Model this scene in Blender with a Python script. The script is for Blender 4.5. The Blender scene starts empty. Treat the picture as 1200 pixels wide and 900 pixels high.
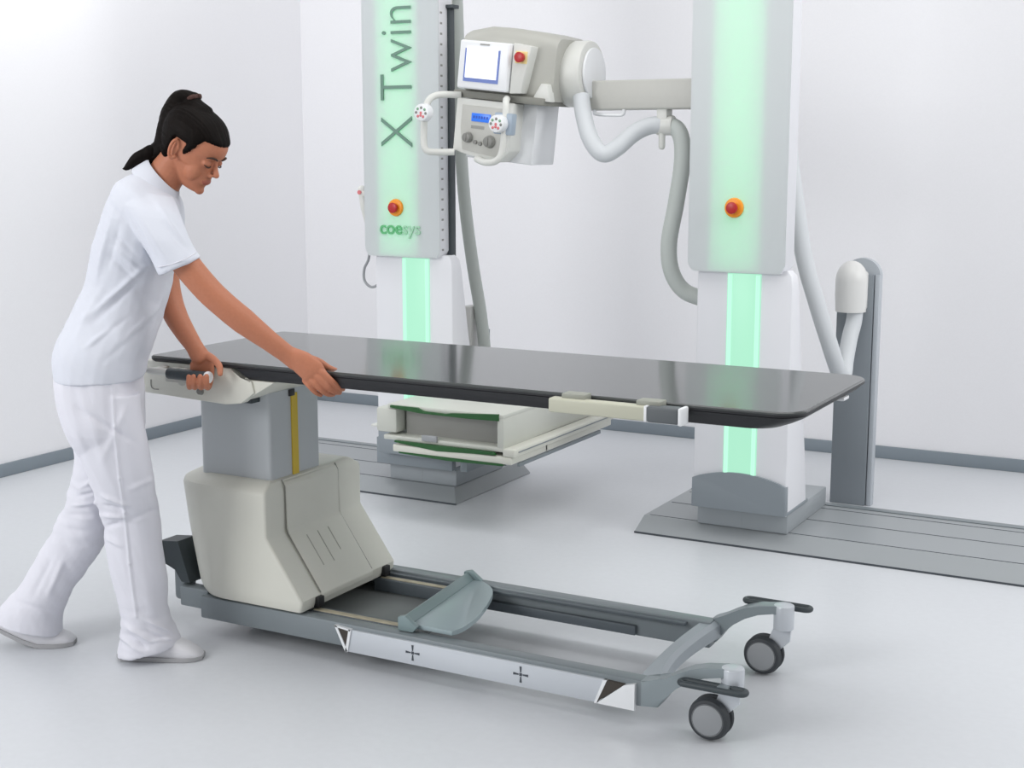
import bpy, bmesh, math
from mathutils import Vector, Matrix, noise
PI = math.pi
scn = bpy.context.scene
C = scn.collection

# ------------------------------------------------------------------ materials
def s2l(c):
    return tuple((v/255/12.92 if v/255 <= .04045 else ((v/255+.055)/1.055)**2.4) for v in c)

def mat(name, rgb, rough=.5, metal=0., spec=.5, bump=0., bscale=60., stretch=None, emit=None, es=0., var=0., sss=0., coat=0.):
    m = bpy.data.materials.new(name); m.use_nodes = True
    nt = m.node_tree; b = nt.nodes['Principled BSDF']
    col = (*s2l(rgb), 1)
    b.inputs['Base Color'].default_value = col
    b.inputs['Roughness'].default_value = rough
    b.inputs['Metallic'].default_value = metal
    b.inputs['Specular IOR Level'].default_value = spec
    b.inputs['Coat Weight'].default_value = coat
    b.inputs['Coat Roughness'].default_value = .13
    if sss:
        b.inputs['Subsurface Weight'].default_value = sss
        b.inputs['Subsurface Radius'].default_value = (.02, .008, .004)
        b.inputs['Subsurface Scale'].default_value = .5
    if emit:
        b.inputs['Emission Color'].default_value = (*s2l(emit), 1)
        b.inputs['Emission Strength'].default_value = es
    tc = nt.nodes.new('ShaderNodeTexCoord'); mp = nt.nodes.new('ShaderNodeMapping')
    nt.links.new(tc.outputs['Object'], mp.inputs['Vector'])
    if stretch: mp.inputs['Scale'].default_value = stretch
    nz = nt.nodes.new('ShaderNodeTexNoise'); nz.inputs['Scale'].default_value = bscale
    nz.inputs['Detail'].default_value = 3
    nt.links.new(mp.outputs['Vector'], nz.inputs['Vector'])
    if bump:
        bp = nt.nodes.new('ShaderNodeBump'); bp.inputs['Strength'].default_value = bump
        bp.inputs['Distance'].default_value = .003
        nt.links.new(nz.outputs['Fac'], bp.inputs['Height']); nt.links.new(bp.outputs['Normal'], b.inputs['Normal'])
    if var:
        rp = nt.nodes.new('ShaderNodeValToRGB')
        e = rp.color_ramp.elements
        e[0].position = .3; e[1].position = .7
        e[0].color = tuple(min(1, v*(1-var)) for v in col[:3])+(1,)
        e[1].color = tuple(min(1, v*(1+var)) for v in col[:3])+(1,)
        nt.links.new(nz.outputs['Fac'], rp.inputs['Fac']); nt.links.new(rp.outputs['Color'], b.inputs['Base Color'])
    return m

def frosted(name, rgb, tr=.32):
    m = bpy.data.materials.new(name); m.use_nodes = True
    nt = m.node_tree; nt.nodes.clear()
    o = nt.nodes.new('ShaderNodeOutputMaterial'); mx = nt.nodes.new('ShaderNodeMixShader')
    p = nt.nodes.new('ShaderNodeBsdfPrincipled'); t = nt.nodes.new('ShaderNodeBsdfTranslucent')
    p.inputs['Base Color'].default_value = (*s2l(rgb), 1); p.inputs['Roughness'].default_value = .35
    t.inputs['Color'].default_value = (.9, .93, .92, 1)
    mx.inputs[0].default_value = tr
    nt.links.new(p.outputs[0], mx.inputs[1]); nt.links.new(t.outputs[0], mx.inputs[2]); nt.links.new(mx.outputs[0], o.inputs[0])
    return m

M = dict(
 wall=mat('wall paint', (232,232,235), .75, bump=.04, bscale=150, var=.01),
 floor=mat('floor coating', (203,206,210), .42, spec=.4, bump=.03, bscale=40, var=.015, coat=0.1),
 skirting=mat('skirting', (128,138,146), .5),
 rail_grey=mat('floor rail grey', (150,155,158), .4, spec=.5, bump=.02),
 rail_line=mat('rail groove', (70,76,82), .6),
 foot_grey=mat('foot grey', (156,162,166), .4, bump=.02),
 cowl_grey=mat('cowl grey', (136,144,150), .45),
 white=mat('white enamel', (226,227,231), .38, bump=.01, bscale=20),
 cream=mat('cream enamel', (212,212,202), .42, bump=.015, bscale=20, var=.01),
 cream_dk=mat('grey cream casing', (190,190,184), .45, var=.01),
 cream_lt=mat('pale cream casing', (214,215,210), .42),
 pale=mat('pale plastic', (232,234,236), .35),
 seam=mat('seam line', (135,135,128), .7),
 lift=mat('lift grey', (181,186,189), .42, bump=.02, bscale=90),
 frame=mat('frame silver grey', (128,136,140), .38, metal=.15, bump=.01),
 frame_dk=mat('frame dark grey', (92,100,106), .45, metal=.1),
 inner=mat('chassis plate', (120,124,124), .5, var=.05, bscale=8),
 track=mat('worn beige track', (176,168,146), .55, var=.25, bscale=25, stretch=(1,6,1)),
 teal=mat('blue grey plate', (162,178,182), .32, metal=.1),
 dark=mat('charcoal plastic', (58,66,70), .5, bump=.04),
 black=mat('black rubber', (24,25,27), .55),
 tabletop=mat('table surface', (76,79,79), .115, spec=.5, bump=.002, bscale=30),
 tabledge=mat('table edge', (36,37,40), .42, spec=.4),
 yellow=mat('yellow stripe', (206,176,40), .5),
 silver=mat('brushed aluminium', (205,210,216), .32, metal=.25, bump=.02, bscale=50, stretch=(1,8,8)),
 silver_edge=mat('polished metal edge', (236,238,240), .2, metal=.3),
 hub=mat('castor hub', (150,153,156), .45),
 tyre=mat('castor tyre', (56,60,64), .6),
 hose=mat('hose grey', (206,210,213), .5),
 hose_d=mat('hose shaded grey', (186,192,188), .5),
 cap=mat('hose cap', (220,220,218), .4),
 red=mat('red button', (176,30,34), .35),
 redsoft=mat('red print', (214,120,124), .5),
 greensoft=mat('green print', (130,170,140), .5),
 orange=mat('orange ring', (240,150,30), .4),
 bluegrey=mat('blue grey plastic', (158,172,186), .4),
 lcd=mat('blue lcd', (30,90,190), .3, emit=(50,120,225), es=.55),
 lcdtxt=mat('lcd text', (20,60,150), .3, emit=(30,80,190), es=.3),
 screen=mat('screen white', (225,228,240), .25, emit=(236,238,248), es=.6),
 screen_b=mat('screen blue border', (90,110,170), .4, emit=(110,125,180), es=.25),
 knob=mat('grey knob', (130,130,126), .4),
 ink=mat('grey green lettering', (104,136,122), .5),
 ink_g=mat('green logo', (96,178,120), .5),
 ink_gl=mat('pale green logo', (160,205,175), .5),
 greenplate=mat('dark green grid', (28,84,36), .4),
 recess=mat('recess grey', (150,150,146), .6),
 mark=mat('dark marking', (70,76,84), .6),
 glow=mat('green lamp', (60,100,80), .4, emit=(180,240,210), es=.88),
 glow2=mat('green lamp tube', (60,100,80), .4, emit=(190,252,222), es=1.0),
 glow_in=mat('inner green lamp', (150,240,190), .4, emit=(50,236,138), es=2.1),
 panel=frosted('frosted panel', (222,227,229), .32),
 hair=mat('dark brown hair', (15,10,8), .6, spec=.1, bump=.5, bscale=70, stretch=(1,1,.25), var=.3),
 tie=mat('hair tie', (70,42,36), .8, bump=.5, bscale=90),
 skin=mat('skin', (184,120,92), .5, spec=.35, bump=.05, bscale=120, sss=.12, var=.03),
 lips=mat('lips', (164,92,76), .5),
 brow=mat('eyebrow', (60,42,34), .8),
 eye=mat('eye', (60,45,40), .3),
 tunic=mat('white tunic cotton', (214,217,226), .85, spec=.2, bump=.1, bscale=180),
 trouser=mat('white trouser cotton', (222,222,230), .85, spec=.2, bump=.1, bscale=180),
 shoe=mat('white shoe leather', (218,218,222), .5, bump=.03),
 sole=mat('shoe sole', (168,168,170), .6),
)

# ------------------------------------------------------------------ mesh helpers
def rootloc(p):
    while p.parent: p = p.parent
    return p.location.copy()

def obj(name, bm, m, parent=None, smooth=35, label=None, mats=None):
    me = bpy.data.meshes.new(name)
    if parent is not None:
        bmesh.ops.translate(bm, verts=bm.verts, vec=-rootloc(parent))
    bmesh.ops.recalc_face_normals(bm, faces=bm.faces)
    bm.to_mesh(me); bm.free()
    o = bpy.data.objects.new(name, me); C.objects.link(o)
    for mm in (mats or [m]): me.materials.append(mm)
    if smooth:
        for p in me.polygons: p.use_smooth = True
        if smooth < 180: me.set_sharp_from_angle(angle=math.radians(smooth))
    if parent is not None: o.parent = parent
    if label: o['label'] = label
    return o

def thing(name, loc, label, cat, group=None):
    o = bpy.data.objects.new(name, None); C.objects.link(o)
    o.empty_display_size = .1; o.location = loc; o['label'] = label; o['category'] = cat
    if group: o['group'] = group
    return o

def struct(name, bm, m):
    o = obj(name, bm, m); o['kind'] = 'structure'; return o

def box(bm, x0, x1, y0, y1, z0, z1, bev=.003, seg=2, mi=0, mtx=None):
    r = bmesh.ops.create_cube(bm, size=1)
    vs = r['verts']
    for v in vs:
        v.co = Vector(((x0+x1)/2+v.co.x*(x1-x0), (y0+y1)/2+v.co.y*(y1-y0), (z0+z1)/2+v.co.z*(z1-z0)))
    fs = set(f for v in vs for f in v.link_faces)
    for f in fs: f.material_index = mi
    if bev:
        es = list(set(e for v in vs for e in v.link_edges))
        b = bmesh.ops.bevel(bm, geom=es, offset=min(bev, .45*min(x1-x0, y1-y0, z1-z0)), segments=seg, affect='EDGES', profile=.5)
        vs = list(set(v for f in b['faces'] for v in f.verts) | set(v for v in vs if v.is_valid))
    if mtx is not None:
        for v in vs: v.co = mtx @ v.co
    return vs

def prism(bm, poly, axis, a0, a1, bev=0., mi=0, mtx=None):
    """polygon in the two other axes, extruded along axis from a0 to a1"""
    def mk(p, a):
        if axis == 'y': return Vector((p[0], a, p[1]))
        if axis == 'z': return Vector((p[0], p[1], a))
        return Vector((a, p[0], p[1]))
    va = [bm.verts.new(mk(p, a0)) for p in poly]; vb = [bm.verts.new(mk(p, a1)) for p in poly]
    n = len(poly); fs = [bm.faces.new(va), bm.faces.new(vb[::-1])]
    for i in range(n): fs.append(bm.faces.new((va[i], vb[i], vb[(i+1) % n], va[(i+1) % n])))
    for f in fs: f.material_index = mi
    vs = va+vb
    if bev:
        es = list(set(e for f in fs for e in f.edges))
        b = bmesh.ops.bevel(bm, geom=es, offset=bev, segments=2, affect='EDGES', profile=.5, clamp_overlap=True)
        vs = list(set(v for f in b['faces'] for v in f.verts) | set(v for v in vs if v.is_valid))
    if mtx is not None:
        for v in vs: v.co = mtx @ v.co
    return vs

def loft(bm, rings, cap=True, mi=0):
    vr = [[bm.verts.new(p) for p in r] for r in rings]
    n = len(rings[0])
    for a, b in zip(vr, vr[1:]):
        for i in range(n):
            f = bm.faces.new((a[i], a[(i+1) % n], b[(i+1) % n], b[i])); f.material_index = mi
    if cap:
        f = bm.faces.new(vr[0][::-1]); f.material_index = mi
        f = bm.faces.new(vr[-1]); f.material_index = mi
    return vr

def cyl(bm, p0, p1, r0, r1=None, seg=28, bev=0., mi=0):
    p0, p1 = Vector(p0), Vector(p1); r1 = r0 if r1 is None else r1
    t = (p1-p0).normalized(); a = t.orthogonal().normalized(); b = t.cross(a)
    L = (p1-p0).length
    def ring(p, r): return [p+a*(r*math.cos(2*PI*i/seg))+b*(r*math.sin(2*PI*i/seg)) for i in range(seg)]
    if bev:
        rs = [ring(p0, r0-bev), ring(p0+t*bev*.3, r0-bev*.3), ring(p0+t*bev, r0), ring(p1-t*bev, r1), ring(p1-t*bev*.3, r1-bev*.3), ring(p1, r1-bev)]
    else: rs = [ring(p0, r0), ring(p1, r1)]
    loft(bm, rs, mi=mi)

def spline(pts, n=8):
    P = [Vector(p) for p in pts]
    P = [P[0]*2-P[1]]+P+[P[-1]*2-P[-2]]
    out = []
    for i in range(1, len(P)-2):
        a, b, c, d = P[i-1:i+3]
        for k in range(n):
            t = k/n
            out.append(.5*((2*b)+(c-a)*t+(2*a-5*b+4*c-d)*t*t+(3*b-a-3*c+d)*t**3))
    out.append(P[-2].copy()); return out

def lerp_list(v, m):
    out = []
    for i in range(m):
        t = i/(m-1)*(len(v)-1); k = min(int(t), len(v)-2); out.append(v[k]+(v[k+1]-v[k])*(t-k))
    return out

def tube(bm, pts, r, seg=16, n=8, smooth=True, ref=None, rb=None, roundcap=False, mi=0, ridges=0, closed=False):
    pp = spline(pts, n) if smooth else [Vector(p) for p in pts]
    m = len(pp)
    ra = lerp_list(r, m) if isinstance(r, (list, tuple)) else [r]*m
    rbb = (lerp_list(rb, m) if isinstance(rb, (list, tuple)) else [rb]*m) if rb is not None else ra
    rings = []; prev = None
    def mkring(p, t, b, a_, b_):
        return [p+t.cross(b).normalized()*(a_*math.cos(2*PI*i/seg))+b*(b_*math.sin(2*PI*i/seg)) for i in range(seg)]
    for k in range(m):
        t = (pp[min(k+1, m-1)]-pp[max(k-1, 0)]).normalized()
        if ref is not None: b = (Vector(ref)-t*t.dot(Vector(ref))).normalized()
        else:
            b = t.orthogonal().normalized() if prev is None else (prev-t*t.dot(prev)).normalized()
            prev = b
        q = 1+(ridges*(k % 2) if ridges else 0)
        if k == 0 and roundcap:
            for s in (.95, .75, .4): rings.append(mkring(pp[0]-t*ra[0]*s, t, b, ra[0]*math.sqrt(1-s*s), rbb[0]*math.sqrt(1-s*s)))
        rings.append(mkring(pp[k], t, b, ra[k]*q, rbb[k]*q))
        if k == m-1 and roundcap:
            for s in (.4, .75, .95): rings.append(mkring(pp[k]+t*ra[k]*s, t, b, ra[k]*math.sqrt(1-s*s), rbb[k]*math.sqrt(1-s*s)))
    if closed:
        rings.append(rings[0]); loft(bm, rings, cap=False)
        bmesh.ops.remove_doubles(bm, verts=bm.verts, dist=1e-6)
    else: loft(bm, rings, mi=mi)

def ball(bm, c, rx, ry=None, rz=None, axes=None, seg=20, mi=0):
    ry = rx if ry is None else ry; rz = rx if rz is None else rz
    r = bmesh.ops.create_uvsphere(bm, u_segments=seg, v_segments=seg//2+2, radius=1)
    X, Y, Z = axes if axes else (Vector((1,0,0)), Vector((0,1,0)), Vector((0,0,1)))
    for v in r['verts']: v.co = Vector(c)+X*(v.co.x*rx)+Y*(v.co.y*ry)+Z*(v.co.z*rz)
    for f in set(f for v in r['verts'] for f in v.link_faces): f.material_index = mi

def rrect(x0, x1, y0, y1, z, rad, n=6):
    """rounded rectangle ring in plan; rad = (x0y0, x1y0, x1y1, x0y1)"""
    out = []
    for (cx, cy, a0, r) in ((x0+rad[0], y0+rad[0], PI, rad[0]), (x1-rad[1], y0+rad[1], 1.5*PI, rad[1]), (x1-rad[2], y1-rad[2], 0, rad[2]), (x0+rad[3], y1-rad[3], .5*PI, rad[3])):
        for k in range(n+1):
            a = a0+k/n*PI/2; out.append(Vector((cx+r*math.cos(a), cy+r*math.sin(a), z)))
    return out

def split_obj(name, bm, m, parent=None, smooth=35, label=None):
    """every loose island becomes an object of its own"""
    seen = set(); outs = []
    for v0 in bm.verts:
        if v0 in seen: continue
        isl = {v0}; st = [v0]
        while st:
            v = st.pop()
            for e in v.link_edges:
                w_ = e.other_vert(v)
                if w_ not in isl: isl.add(w_); st.append(w_)
        seen |= isl
        nb = bmesh.new(); mp = {v: nb.verts.new(v.co) for v in bm.verts if v in isl}
        for f in bm.faces:
            if f.verts[0] in isl: nb.faces.new([mp[v] for v in f.verts])
        outs.append(obj(name, nb, m, parent, smooth, label))
    bm.free(); return outs

def remeshed(name, bm, m, parent, voxel, smooth_it=4, displace=None, mats=None, matfn=None):
    """union of overlapping closed shapes as one continuous skin"""
    me = bpy.data.meshes.new('tmp'); bmesh.ops.translate(bm, verts=bm.verts, vec=-rootloc(parent))
    bmesh.ops.recalc_face_normals(bm, faces=bm.faces)
    bm.to_mesh(me); bm.free()
    o = bpy.data.objects.new('tmp', me); C.objects.link(o)
    r = o.modifiers.new('r', 'REMESH'); r.mode = 'VOXEL'; r.voxel_size = voxel; r.use_smooth_shade = True
    if smooth_it:
        s = o.modifiers.new('s', 'SMOOTH'); s.factor = .5; s.iterations = smooth_it
    dg = bpy.context.evaluated_depsgraph_get()
    nm = bpy.data.meshes.new_from_object(o.evaluated_get(dg), depsgraph=dg)
    bpy.data.objects.remove(o); bpy.data.meshes.remove(me)
    L = rootloc(parent)
    if displace:
        ns = [v.normal.copy() for v in nm.vertices]
        for v, nn in zip(nm.vertices, ns): v.co = v.co+nn*displace(v.co+L, nn)
    nm.name = name
    o = bpy.data.objects.new(name, nm); C.objects.link(o); o.parent = parent
    nm.materials.clear()
    for mm in (mats or [m]): nm.materials.append(mm)
    for p in nm.polygons:
        p.use_smooth = True
        if matfn: p.material_index = matfn(p.center+L)
    return o

# ------------------------------------------------------------------ camera
YAW = math.radians(28.6); PITCH = math.atan(275/1650); H = 1.5
cd = bpy.data.cameras.new('camera'); cam = bpy.data.objects.new('camera', cd); C.objects.link(cam)
cd.sensor_width = 36; cd.lens = 36*1650/1200; cd.clip_end = 50
cam.location = (0, 0, H); cam.rotation_euler = (PI/2-PITCH, 0, YAW)
scn.camera = cam
FWH = Vector((-math.sin(YAW), math.cos(YAW), 0)); RT = Vector((math.cos(YAW), math.sin(YAW), 0)); UPZ = Vector((0, 0, 1))
_fw = FWH*math.cos(PITCH)-UPZ*math.sin(PITCH); _up = FWH*math.sin(PITCH)+UPZ*math.cos(PITCH)
def ray(x, y): return _fw+RT*((x-600)/1650)+_up*((450-y)/1650)
def at_d(x, y, d):
    r = ray(x, y); return Vector((0, 0, H))+r*(d/r.dot(FWH))
def at_y(x, y, Y):
    r = ray(x, y); return Vector((0, 0, H))+r*(Y/r.y)

# ------------------------------------------------------------------ room
WX, WY = -5.13, 6.83
bm = bmesh.new(); box(bm, WX-.1, 5, -3, WY+.1, -.1, 0, 0); struct('floor', bm, M['floor'])
bm = bmesh.new(); box(bm, WX-.1, 5, WY, WY+.12, 0, 4.2, 0); struct('wall_back', bm, M['wall'])
bm = bmesh.new(); box(bm, WX-.12, WX, -3, WY, 0, 4.2, 0); struct('wall_left', bm, M['wall'])
bm = bmesh.new(); box(bm, WX+.012, 5, WY-.012, WY, 0, .062, .003); struct('baseboard_back', bm, M['skirting'])
bm = bmesh.new(); box(bm, WX, WX+.012, -3, WY, 0, .062, .003); struct('baseboard_left', bm, M['skirting'])

# ------------------------------------------------------------------ floor rails
def floor_rail(x0, x1, y0, y1, label, open_left, open_right, grooves):
    t = thing('floor_rail', ((x0+x1)/2, y0, 0), label, 'rail')
    bm = bmesh.new(); s = .07; h = .058
    bl = 0 if open_left else .012; br = 0 if open_right else .045
    ring0 = [(x0, y0), (x1, y0), (x1, y1), (x0, y1)]
    ring1 = [(x0+bl, y0+s), (x1-br, y0+s), (x1-br, y1-.012), (x0+bl, y1-.012)]
    loft(bm, [[Vector((a, b, 0)) for a, b in ring0], [Vector((a, b, .006)) for a, b in ring0], [Vector((a, b, h)) for a, b in ring1]])
    obj('rail_bed', bm, M['rail_grey'], t)
    bm = bmesh.new()
    for g in grooves: box(bm, x0+.03, x1-br-.01, g-.002, g+.002, h-.004, h+.0012, 0)
    box(bm, x0, x1+.002, y0-.003, y0+.004, .0, .007, 0)
    obj('groove', bm, M['rail_line'], t)
    bm = bmesh.new(); box(bm, x0+bl+.004, x1-br-.004, y1-.07, y1-.03, h, h+.004, .0015); obj('rail_strip', bm, M['frame'], t)
    return t
floor_rail(-2.165, 1.4, 4.985, 5.62, 'long grey floor rail under the right hand glowing column, running out of the frame', 0, 1, (5.07, 5.30, 5.50))
floor_rail(-4.25, -3.012, 5.02, 5.70, 'short grey floor rail under the left hand lettered column', 1, 0, (5.11, 5.34, 5.57))

# ------------------------------------------------------------------ column stands
def emergency_button(t, x, z, y):
    bm = bmesh.new(); cyl(bm, (x, y, z), (x, y-.012, z), .037, .035, bev=.003)
    b = obj('button_ring', bm, M['orange'], t, label='orange emergency stop ring')
    bm = bmesh.new(); cyl(bm, (x, y-.01, z), (x, y-.035, z), .018, .022, bev=.004); obj('button', bm, M['red'], b)
    return b

def stand(t, xl, xr, xpl, xpr, yf, sx0, sx1, gi0, gi1, footx, footy, arc=True):
    # foot
    bm = bmesh.new(); box(bm, footx[0], footx[1], footy[0], footy[1], .058, .135, .004)
    box(bm, (footx[0]+footx[1])/2-.001, (footx[0]+footx[1])/2+.001, footy[0]-.0008, footy[0]+.01, .06, .133, 0)
    obj('foot', bm, M['foot_grey'], t)
    # cowl with arched top
    bm = bmesh.new(); n = 14
    top = [(xl+(xr-xl)*i/n, .252+.036*math.sin(PI*i/n)**.8) for i in range(n+1)]
    prism(bm, [(xl-.001, .139)]+[(a_, b_) for a_, b_ in top]+[(xr+.001, .139)], 'y', yf-.012, yf+.02, .001)
    box(bm, xl-.001, xr+.0015, yf+.01, yf+.275, .1365, .15, .001)
    obj('cowl', bm, M['cowl_grey'], t)
    # lower housing: wedge, deeper at the foot
    bm = bmesh.new(); rings = []
    for z, dep, ins in ((.137, .27, 0), (.3, .245, 0), (.7, .15, 0), (1.0, .09, 0), (1.04, .08, .004), (1.06, .07, .02)):
        rings.append(rrect(xl+ins*.3, xr-ins, yf, yf+dep, z, (.006, .006, .02, .02), 4))
    loft(bm, rings); lp = obj('lower_panel', bm, M['white'], t)
    bm = bmesh.new(); box(bm, sx0, sx1, yf-.004, yf+.01, .2, 1.045, .003); ls = obj('light_strip', bm, M['glow'], lp, label='green lit strip')
    bm = bmesh.new()
    for x in (sx0+.012, sx1-.012): cyl(bm, (x, yf-.004, .2), (x, yf-.004, 1.04), .008, seg=12)
    split_obj('light_tube', bm, M['glow2'], lp, label='brighter green lamp tube')
    # mast behind the panels
    bm = bmesh.new(); box(bm, xpl+.06, xpr-.15, yf+.1, yf+.34, .5, 2.9, .01); obj('mast', bm, M['cream_lt'], t)
    # upper housing: frosted shell, green lamp inside
    yp = yf-.03; z0, z1 = 1.05, 2.9
    bm = bmesh.new(); th = .004
    out = [(xpl+.018, z0), (xpr-.018, z0), (xpr, z0+.03), (xpr, z1), (xpl, z1), (xpl, z0+.03)]
    prism(bm, out, 'y', yp, yp+th); pnl = obj('upper_panel', bm, M['panel'], t, label='frosted panel glowing green from inside')
    bm = bmesh.new()
    for a, b in zip(out, out[1:]+out[:1]):
        va = [bm.verts.new((a[0], yp+th, a[1])), bm.verts.new((b[0], yp+th, b[1])), bm.verts.new((b[0], yp+.105, b[1])), bm.verts.new((a[0], yp+.105, a[1]))]
        bm.faces.new(va)
    bm.faces.new([bm.verts.new((p[0], yp+.105, p[1])) for p in out])
    bmesh.ops.remove_doubles(bm, verts=bm.verts, dist=1e-5)
    bmesh.ops.recalc_face_normals(bm, faces=bm.faces)
    bmesh.ops.solidify(bm, geom=bm.faces[:], thickness=.004)
    obj('upper_shell', bm, M['white'], t)
    bm = bmesh.new(); box(bm, gi0, gi1, yp+.043, yp+.047, z0+.02, z1-.05, 0); obj('inner_lamp', bm, M['glow_in'], pnl)
    bm = bmesh.new(); g = .02
    prism(bm, [(gi0-g, yp+.012), (gi0-g, yp+.052), (gi1+g, yp+.052), (gi1+g, yp+.012), (gi1+g+.003, yp+.012), (gi1+g+.003, yp+.055), (gi0-g-.003, yp+.055), (gi0-g-.003, yp+.012)], 'z', z0+.01, z1-.04)
    obj('added_glow_baffle', bm, M['white'], pnl)  # unseen trough, added to keep the green glow narrow on the panel

# right stand with the tube arm
tR = thing('tube_stand', (-1.74, 5.2, .058), 'white column glowing green with an orange emergency button, carrying the x-ray tube arm', 'x-ray stand')
stand(tR, -1.928, -1.556, -1.957, -1.58, 5.0, -1.808, -1.676, -1.85, -1.70, (-1.925, -1.562), (5.045, 5.56))
emergency_button(tR, -1.778, 1.288, 4.97)
bm = bmesh.new(); box(bm, -2.47, -1.9, 5.09, 5.2, 1.652, 1.765, .008, 3); arm = obj('arm', bm, M['cream_dk'], tR)
bm = bmesh.new(); tube(bm, [(-2.41, 5.1, 1.655), (-2.405, 5.1, 1.637), (-2.33, 5.1, 1.632), (-2.29, 5.1, 1.634), (-2.285, 5.1, 1.655)], .007, seg=10, n=4)
obj('grab_bar', bm, M['pale'], arm)

# tube head: frame rolled clockwise about the arm direction's normal
HC = Vector((-2.78, 5.0, 1.82)); ROLL = math.radians(6.2)
HM = Matrix.Translation(HC) @ Matrix.Rotation(ROLL, 4, 'Y')
def hp(x, y, z): return HM @ Vector((x, y, z))
bm = bmesh.new(); rings = []
for x, zt, zb, y0, y1 in ((-.14, .105, -.08, -.05, .1), (-.135, .125, -.09, -.075, .14), (-.11, .135, -.1, -.085, .17), (-.02, .155, -.105, -.09, .22), (.08, .155, -.105, -.09, .24), (.18, .15, -.11, -.075, .25), (.25, .14, -.112, -.06, .25), (.27, .13, -.11, -.05, .24)):
    r = rrect(y0, y1, zb, zt, 0, (.03, .05, .06, .05), 6)
    rings.append([hp(x, p.x, p.y) for p in r])
loft(bm, rings); th = obj('tube_housing', bm, mat('tube casing', (176,176,169), .45), tR, smooth=50)
bm = bmesh.new()
c0, c1 = Vector((-2.54, 5.12, 1.793)), Vector((-2.43, 5.12, 1.793))
cyl(bm, c0, c1, .128, seg=48, bev=.012); cyl(bm, c0-Vector((.03, 0, 0)), c0+Vector((.004, 0, 0)), .118, .126, seg=48)
dr = obj('swivel_drum', bm, M['cream_lt'], tR)
bm = bmesh.new(); cyl(bm, c1, c1+Vector((.012, 0, 0)), .1, seg=48, bev=.004); obj('drum_cover', bm, M['pale'], dr)
# display
bm = bmesh.new(); box(bm, -.104, .118, -.15, -.07, -.092, .093, .008, 3, mtx=HM); dsp = obj('display', bm, M['pale'], th)
bm = bmesh.new(); box(bm, -.076, .08, -.1525, -.148, -.064, .062, 0, mtx=HM); obj('screen_border', bm, M['screen_b'], th)
bm = bmesh.new(); box(bm, -.068, .072, -.1555, -.150, -.050, .068, .001, mtx=HM); obj('screen', bm, M['screen'], th, label='bright white screen')
bm = bmesh.new(); box(bm, -.012, .03, -.1525, -.149, .078, .083, 0, mtx=HM); obj('screen_badge', bm, M['recess'], th)
bm = bmesh.new(); prism(bm, [(.122, .098), (.2, .09), (.195, .055), (.172, -.09), (.122, -.095)], 'y', -.128, -.06, .004, mtx=HM); obj('side_console', bm, M['cream_lt'], th)
bm = bmesh.new(); box(bm, .136, .187, -.1325, -.127, .022, .068, .003, mtx=HM); obj('button_plate', bm, mat('pale yellow plate', (236,214,150), .5), th)
bm = bmesh.new(); cyl(bm, hp(.163, -.13, .045), hp(.163, -.158, .045), .017, .02, bev=.004); obj('emergency_button', bm, M['red'], th)
bm = bmesh.new(); prism(bm, [(.2, -.112), (.235, -.045), (.262, -.045), (.28, -.112)], 'y', -.088, -.04, .004, mtx=HM); obj('bracket_rib', bm, M['cream_lt'], th)
bm = bmesh.new(); box(bm, -.145, .26, -.1, .14, -.128, -.1, .004, mtx=HM); obj('mounting_plate', bm, M['seam'], th)
# collimator
HM2 = HM @ Matrix.Translation(Vector((.0, 0, -.245)))
bm = bmesh.new(); prism(bm, [(-.118, .115), (.14, .115), (.14, -.07), (.1, -.118), (-.005, -.112), (-.035, -.098), (-.118, -.095)], 'y', -.115, -.02, .006, mtx=HM2)
col = obj('collimator', bm, M['cream_lt'], tR)
bm = bmesh.new(); prism(bm, [(-.088, .09), (.115, .09), (.115, -.07), (.09, -.1), (-.072, -.085), (-.088, 0)], 'y', -.1185, -.1145, .001, mtx=HM2); obj('control_face', bm, M['cream_dk'], col)
bm = bmesh.new(); box(bm, -.105, .2, -.03, .16, -.118, .118, .006, mtx=HM2); obj('filter_box', bm, M['pale'], col)
bm = bmesh.new(); box(bm, -.04, .045, -.1225, -.117, .03, .062, .001, mtx=HM2); obj('blue_readout', bm, M['lcd'], col, label='blue lit readout')
bm = bmesh.new()
for k in range(6): box(bm, -.032+k*.012, -.025+k*.012, -.1235, -.1222, .042, .052, 0, mtx=HM2)
obj('readout_digits', bm, M['lcdtxt'], col)
for (x, z, r) in ((-.048, -.035, .021), (.052, -.042, .025)):
    bm = bmesh.new(); cyl(bm, HM2 @ Vector((x, -.118, z)), HM2 @ Vector((x, -.142, z)), r, r*.85, bev=.003)
    box(bm, x-.003, x+.003, -.146, -.14, z-r*.7, z+r*.7, .001, mtx=HM2); obj('knob', bm, M['knob'], col)
for (x, z) in ((-.014, -.05), (.008, -.054)):
    bm = bmesh.new(); cyl(bm, HM2 @ Vector((x, -.118, z)), HM2 @ Vector((x, -.126, z)), .009, .008); obj('push_button', bm, M['knob'], col)
bm = bmesh.new(); box(bm, -.04, .02, -.1195, -.118, .002, .014, 0, mtx=HM2); obj('printed_legend', bm, M['recess'], col)
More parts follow.
